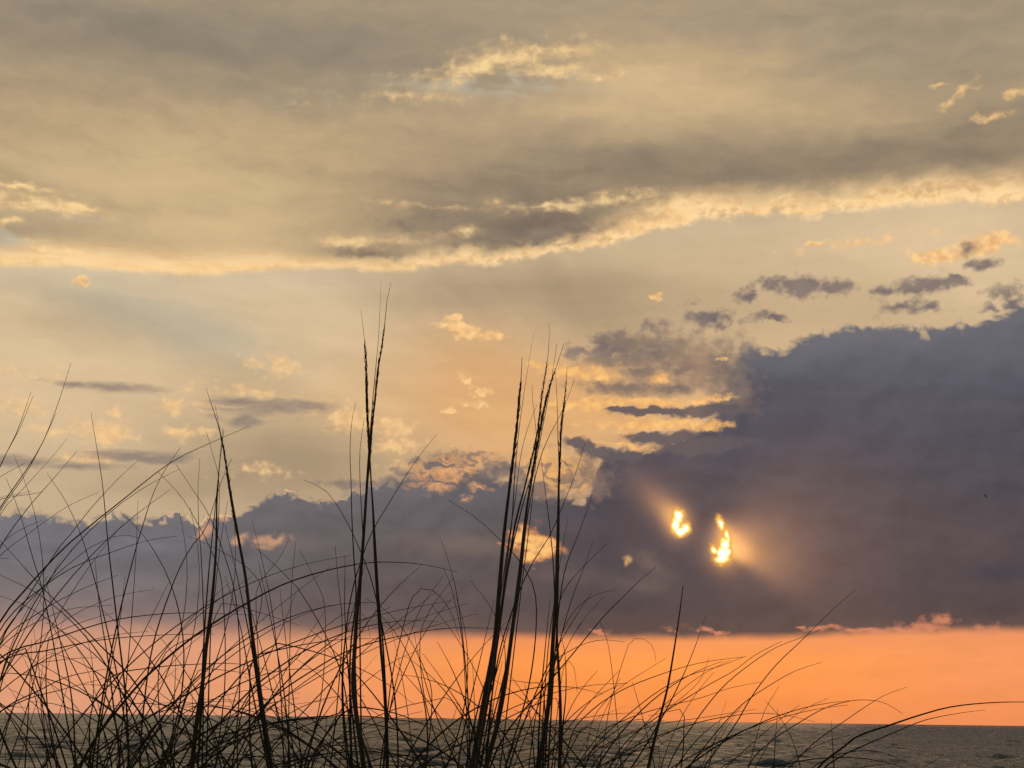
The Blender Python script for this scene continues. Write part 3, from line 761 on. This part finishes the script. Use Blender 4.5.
c.fan(20, 22, (-48, 48), (170, 360), (1.3, 2.6), 0.95, 4)

c = P_('tallest dune grass clump, its seed stalks rising highest of all against the pale sky', 372, 2.0)
c.stalk([(391, 283), (387, 300), (385, 322), (382, 345), (378, 370), (375, 400), (372, 425), (370, 455), (367, 485), (364, 530), (361, 570), (358, 600), (355, 645), (353, 685), (357, 720), (364, 768)], 5.5, (330, 470), 4.0)
c.stalk([(361, 310), (364, 335), (366, 365), (367, 400), (368, 430), (370, 460), (371, 480), (373, 510), (374, 540), (377, 592), (381, 650), (385, 700), (387, 768)], 3.8, (345, 455), 5.5)
c.stalk([(381, 281), (380, 310), (378, 345), (375, 375), (372, 410), (368, 460), (364, 520), (359, 592), (355, 650), (358, 720), (370, 768)], 2.6)
for px, w in [
    ([(356, 402), (352, 420), (350, 450), (351, 480), (352, 520), (354, 560), (356, 600), (350, 660), (352, 768)], 2.6), ([(364, 420), (360, 450), (360, 480), (362, 520), (363, 550), (360, 620), (362, 768)], 2.0),
    ([(437, 434), (420, 455), (403, 480), (388, 505), (373, 530), (362, 558), (352, 592), (345, 640), (343, 700), (350, 768)], 2.0), ([(304, 480), (325, 490), (340, 510), (352, 532), (362, 555), (372, 582), (385, 640), (395, 700), (398, 768)], 2.0),
    ([(370, 470), (373, 500), (376, 550), (379, 600), (384, 660), (388, 768)], 2.6), ([(366, 560), (356, 600), (345, 640), (342, 700), (348, 768)], 2.0), ([(345, 555), (345, 620), (350, 690), (358, 768)], 2.6),
    ([(460, 640), (452, 615), (440, 596), (425, 588), (412, 598), (400, 640), (390, 690), (383, 768)], 1.6), ([(455, 595), (430, 625), (410, 660), (390, 710), (380, 768)], 1.7), ([(443, 576), (420, 610), (402, 660), (388, 720), (384, 768)], 1.6),
    ([(365, 598), (385, 610), (405, 632), (425, 670), (432, 700), (425, 768)], 1.4)]:
    c.blade(px, w, random.random() < .3)
c.fan(22, 20, (-46, 46), (170, 350), (1.3, 2.7), 0.95, 5)

c = P_('thickest dune grass clump, two heavy seed stalks side by side left of the sun', 470, 1.95)
c.stalk([(522, 357), (521, 380), (519, 400), (517, 425), (514, 450), (511, 475), (508, 500), (505, 525), (502, 555), (499, 592), (495, 640), (488, 680), (481, 720), (473, 768)], 7.5, (385, 500), 6.5)
c.stalk([(564, 343), (557, 365), (550, 385), (545, 405), (541, 425), (537, 445), (533, 470), (528, 500), (524, 530), (521, 560), (517, 592), (511, 640), (504, 690), (496, 730), (486, 768)], 6.0, (375, 500), 6.5)
c.stalk([(534, 332), (530, 355), (526, 380), (523, 400), (519, 430), (515, 470), (512, 520), (507, 560), (502, 600), (494, 660), (485, 720), (476, 768)], 2.6)
c.stalk([(549, 322), (549, 345), (546, 370), (542, 395), (539, 420), (536, 440), (530, 465), (524, 490), (516, 520), (510, 555), (504, 592), (496, 650), (486, 710), (476, 768)], 4.2, (365, 480), 3.5)
for px, w in [
    ([(557, 343), (553, 370), (549, 395), (543, 425), (536, 460), (524, 500), (512, 550), (500, 620), (485, 768)], 2.0), ([(575, 378), (565, 405), (555, 425), (545, 445), (537, 470), (527, 520), (518, 600), (500, 700), (488, 768)], 2.2),
    ([(537, 405), (527, 430), (520, 460), (515, 500), (508, 545), (500, 600), (488, 680), (476, 768)], 1.6), ([(532, 385), (533, 405), (536, 430), (536, 460), (530, 520), (520, 600), (500, 768)], 1.4),
    ([(448, 500), (475, 517), (500, 540), (520, 562), (536, 600), (530, 680), (505, 768)], 1.8), ([(441, 540), (448, 560), (456, 590), (463, 640), (468, 700), (470, 768)], 2.0), ([(443, 567), (452, 590), (462, 640), (466, 700), (468, 768)], 1.5),
    ([(585, 443), (575, 475), (563, 505), (550, 535), (533, 562), (518, 595), (500, 650), (488, 720), (480, 768)], 1.8), ([(656, 567), (640, 580), (628, 592), (605, 615), (580, 645), (555, 675), (530, 703), (505, 735), (490, 768)], 2.2),
    ([(410, 624), (430, 600), (453, 576)][::-1] and [(453, 578), (430, 610), (420, 640), (425, 700), (445, 768)], 1.4), ([(470, 580), (492, 610), (505, 650), (500, 720), (485, 768)], 1.4),
    ([(505, 590), (495, 650), (480, 700), (466, 768)], 2.6), ([(515, 600), (500, 660), (482, 720), (470, 768)], 2.6), ([(520, 590), (505, 670), (490, 730), (480, 768)], 2.4), ([(494, 600), (480, 660), (466, 720), (458, 768)], 2.4)]:
    c.blade(px, w, random.random() < .3)
c.fan(32, 20, (-46, 46), (170, 340), (1.2, 2.6), 0.95, 6)

c = P_('dune grass clump with a straight slim seed stalk, just right of the two heavy stalks', 548, 2.1)
c.stalk([(567, 367), (566, 385), (564, 405), (561, 430), (560, 455), (559, 480), (558, 520), (557, 560), (556, 592), (553, 640), (549, 700), (543, 740), (538, 768)], 6.0, (385, 500), 3.6)
c.stalk([(555, 368), (557, 400), (558, 440), (559, 470), (559, 520), (558, 580), (557, 640), (560, 700), (559, 768)], 3.2)
for px, w in [
    ([(541, 458), (545, 490), (549, 520), (553, 560), (555, 600), (558, 650), (561, 710), (560, 768)], 2.6), ([(592, 495), (580, 530), (568, 560), (562, 585), (556, 640), (548, 768)], 2.0), ([(593, 540), (585, 565), (575, 590), (565, 622), (552, 680), (542, 768)], 1.8),
    ([(607, 543), (590, 560), (575, 576), (560, 600), (552, 660), (545, 768)], 1.6), ([(560, 632), (565, 655), (566, 690), (563, 725), (560, 768)], 2.6), ([(568, 518), (562, 550), (556, 592), (548, 650), (540, 768)], 1.6), ([(550, 600), (545, 650), (540, 710), (538, 768)], 2.6),
    ([(615, 590), (595, 595), (575, 610), (560, 640), (548, 700), (545, 768)], 1.2), ([(604, 596), (585, 618), (568, 645), (550, 690), (540, 768)], 1.3), ([(625, 642), (600, 640), (575, 648), (550, 668), (535, 720)], 1.5), ([(565, 655), (575, 670), (577, 690)][::-1] and [(577, 692), (574, 668), (566, 662), (560, 690), (552, 768)], 1.2)]:
    c.blade(px, w, random.random() < .3)
c.fan(24, 17, (-44, 46), (160, 330), (1.3, 2.7), 0.9, 7)
lf_ = c.blade([(508, 680), (517, 681), (530, 683), (542, 686), (545, 720), (543, 768)], 2.6, True)

c = P_('dune grass clump with a lone stiff reddish blade standing apart below the sun', 632, 2.0)
lone = c.blade([(683, 586), (680, 610), (674, 650), (667, 690), (658, 725), (648, 768)], 3.6, True, tip=0.8)
lone['label'] = 'stiff reddish blade standing apart from the rest'
for px, w in [
    ([(656, 662), (654, 650), (648, 641), (638, 638), (630, 642), (625, 655), (617, 680), (610, 705), (604, 740), (600, 768)], 1.3), ([(600, 622), (607, 640), (612, 670), (615, 700), (619, 740), (621, 768)], 1.3),
    ([(743, 657), (710, 661), (680, 668), (640, 682), (615, 694), (590, 712), (570, 740)], 1.6), ([(746, 656), (720, 666), (690, 675), (660, 690), (630, 713), (600, 740), (585, 768)], 1.6),
    ([(709, 658), (700, 680), (685, 695), (665, 712), (640, 742), (622, 768)], 1.3), ([(782, 641), (755, 655), (735, 670), (710, 684), (690, 696), (660, 715), (630, 738), (610, 768)], 1.6),
    ([(730, 660), (700, 676), (670, 700), (640, 730), (615, 768)], 1.4), ([(761, 682), (730, 688), (700, 698), (660, 708), (625, 720), (595, 740)], 1.5), ([(757, 709), (730, 713), (700, 718), (660, 724), (625, 736), (600, 755)], 1.4),
    ([(815, 722), (790, 716), (760, 713), (730, 716), (700, 722), (660, 735), (625, 752), (605, 775)], 1.9), ([(666, 658), (650, 668), (625, 684), (605, 702), (590, 730)], 1.1), ([(620, 678), (610, 700), (596, 740)], 1.0),
    ([(665, 720), (640, 728), (610, 742), (585, 765)], 2.0), ([(650, 735), (625, 750), (600, 775)], 2.4), ([(690, 722), (655, 740), (625, 760)], 2.2)]:
    c.blade(px, w * 0.85, random.random() < .4)
c.fan(15, 14, (-36, 66), (150, 280), (1.2, 2.5), 0.75, 8)

c = P_('thin dune grass clump of wiry blades swept right in front of the orange strip', 690, 2.25)
for px, w in [
    ([(825, 628), (800, 638), (775, 648), (745, 668), (720, 690), (693, 725), (668, 768)], 1.8), ([(856, 589), (830, 612), (802, 640), (775, 666), (752, 696), (735, 725), (715, 752), (704, 768)], 1.9),
    ([(822, 662), (795, 671), (770, 685), (745, 702), (725, 722), (702, 750), (690, 768)], 1.8), ([(779, 686), (765, 710), (757, 735), (748, 768)], 1.4), ([(735, 716), (722, 735), (708, 768)], 1.6),
    ([(828, 698), (800, 712), (775, 735), (755, 768)], 1.3), ([(770, 736), (735, 736), (705, 750), (685, 775)], 1.7), ([(795, 748), (760, 750), (725, 765)], 1.5), ([(760, 729), (720, 742), (690, 765)], 1.6)]:
    c.blade(px, w * 0.85, random.random() < .4)
c.fan(8, 12, (-20, 62), (130, 230), (1.1, 2.0), 0.7, 9)

c = P_('lowest dune grass clump, right of the others, long blades arching to the right border', 775, 2.1)
for px, w in [
    ([(1075, 705), (1024, 702), (985, 703), (950, 707), (920, 715), (890, 725), (858, 736), (840, 750), (818, 768)], 3.0), ([(985, 710), (960, 713), (925, 720), (895, 732), (865, 745), (840, 757), (818, 775)], 2.2),
    ([(907, 687), (885, 695), (865, 707), (843, 722), (815, 742), (795, 762), (785, 775)], 1.8), ([(903, 714), (885, 703), (868, 700), (850, 701), (825, 708), (800, 722), (770, 742), (748, 768)], 1.6),
    ([(925, 772), (900, 759), (875, 751), (850, 752), (825, 760), (800, 780)], 1.5), ([(850, 735), (825, 742), (800, 755), (780, 772)], 1.4)]:
    c.blade(px, w * 0.9, random.random() < .3)
c.fan(5, 10, (10, 64), (130, 200), (1.1, 1.9), 0.7, 10)

# the low thicket behind the clumps, one mass nobody could count
V, Fc = [], []
rng = random.Random(5)
for _ in range(110):
    x = rng.uniform(-1.7, 0.5) if rng.random() < 0.95 else rng.uniform(0.45, 0.62)
    y = rng.uniform(2.5, 3.6)
    L = rng.uniform(0.26, 0.55) * (1.0 if x < 0.1 else 0.72); az = rng.uniform(0, 6.28); th = abs(rng.gauss(0, 0.5)); k = rng.uniform(0.1, 1.6)
    p = Vector((x, y, ground_z(x, y) - 0.01)); pts = []; N = 11
    for i in range(N + 1):
        pts.append(p.copy()); t = i / N; a = th + k * t ** 1.8
        p = p + Vector((math.sin(a) * math.cos(az), math.sin(a) * math.sin(az), math.cos(a))) * (L / N)
    w = rng.uniform(0.0012, 0.0026)
    v, f = sweep(pts, [w * (1 - (i / N) ** 1.6 * .85) for i in range(N + 1)], 0.6, 3)
    o = len(V); V += v; Fc += [tuple(q + o for q in fq) for fq in f]
th = mesh_obj('grass', V, Fc, M_BLADE)
th['kind'] = 'stuff'; th['label'] = 'low tangle of dune grass blades behind the taller clumps'; th['category'] = 'grass'


# ------------------------------------------------------------------ birds far over the sea
bmt, bnt, bb = new_mat('dark_feathers'); bb.inputs['Base Color'].default_value = (0.03, 0.028, 0.03, 1); bb.inputs['Roughness'].default_value = 0.8


def bird(px, py, dist, span, bank, label):
    ctr = at(px, py, dist)
    V, Fc = [], []
    def add(pts, rad, flat=1.0, face=None):
        v, f = sweep([Vector(q) for q in pts], rad, flat, 8, face); o = len(V); V.extend(v); Fc.extend(tuple(q + o for q in fq) for fq in f)
    s = span / 2
    # body from beak to tail in one spindle, wings with a bent wrist
    add([(.62 * s, 0, .03 * s), (.55 * s, 0, .03 * s), (.45 * s, 0, .035 * s), (.36 * s, 0, .02 * s), (.1 * s, 0, 0), (-.2 * s, 0, 0), (-.45 * s, 0, .01 * s), (-.62 * s, 0, .015 * s)],
        [.005 * s, .03 * s, .07 * s, .07 * s, .13 * s, .11 * s, .05 * s, .07 * s], 0.9, Vector((0, 0, 1)))
    for q in (-1, 1):
        add([(.08 * s, .05 * s * q, .04 * s), (.12 * s, .4 * s * q, .2 * s), (.02 * s, .75 * s * q, .16 * s), (-.22 * s, 1.0 * s * q, .06 * s)], [.15 * s, .13 * s, .09 * s, .015 * s], 0.12, Vector((0, 0, 1)))
    o = mesh_obj('bird', V, Fc, bmt); o.location = ctr; o.rotation_euler = (R(bank), R(-8), R(25))
    o['label'] = label; o['category'] = 'bird'; o['group'] = 'birds far over the sea'
    return o


bird(985, 496, 230, 1.25, 52, 'small dark bird flying in front of the dark cloud near the right border')
bird(712.5, 634, 420, 0.8, 10, 'tiny dark bird low over the horizon, straight below the sun')
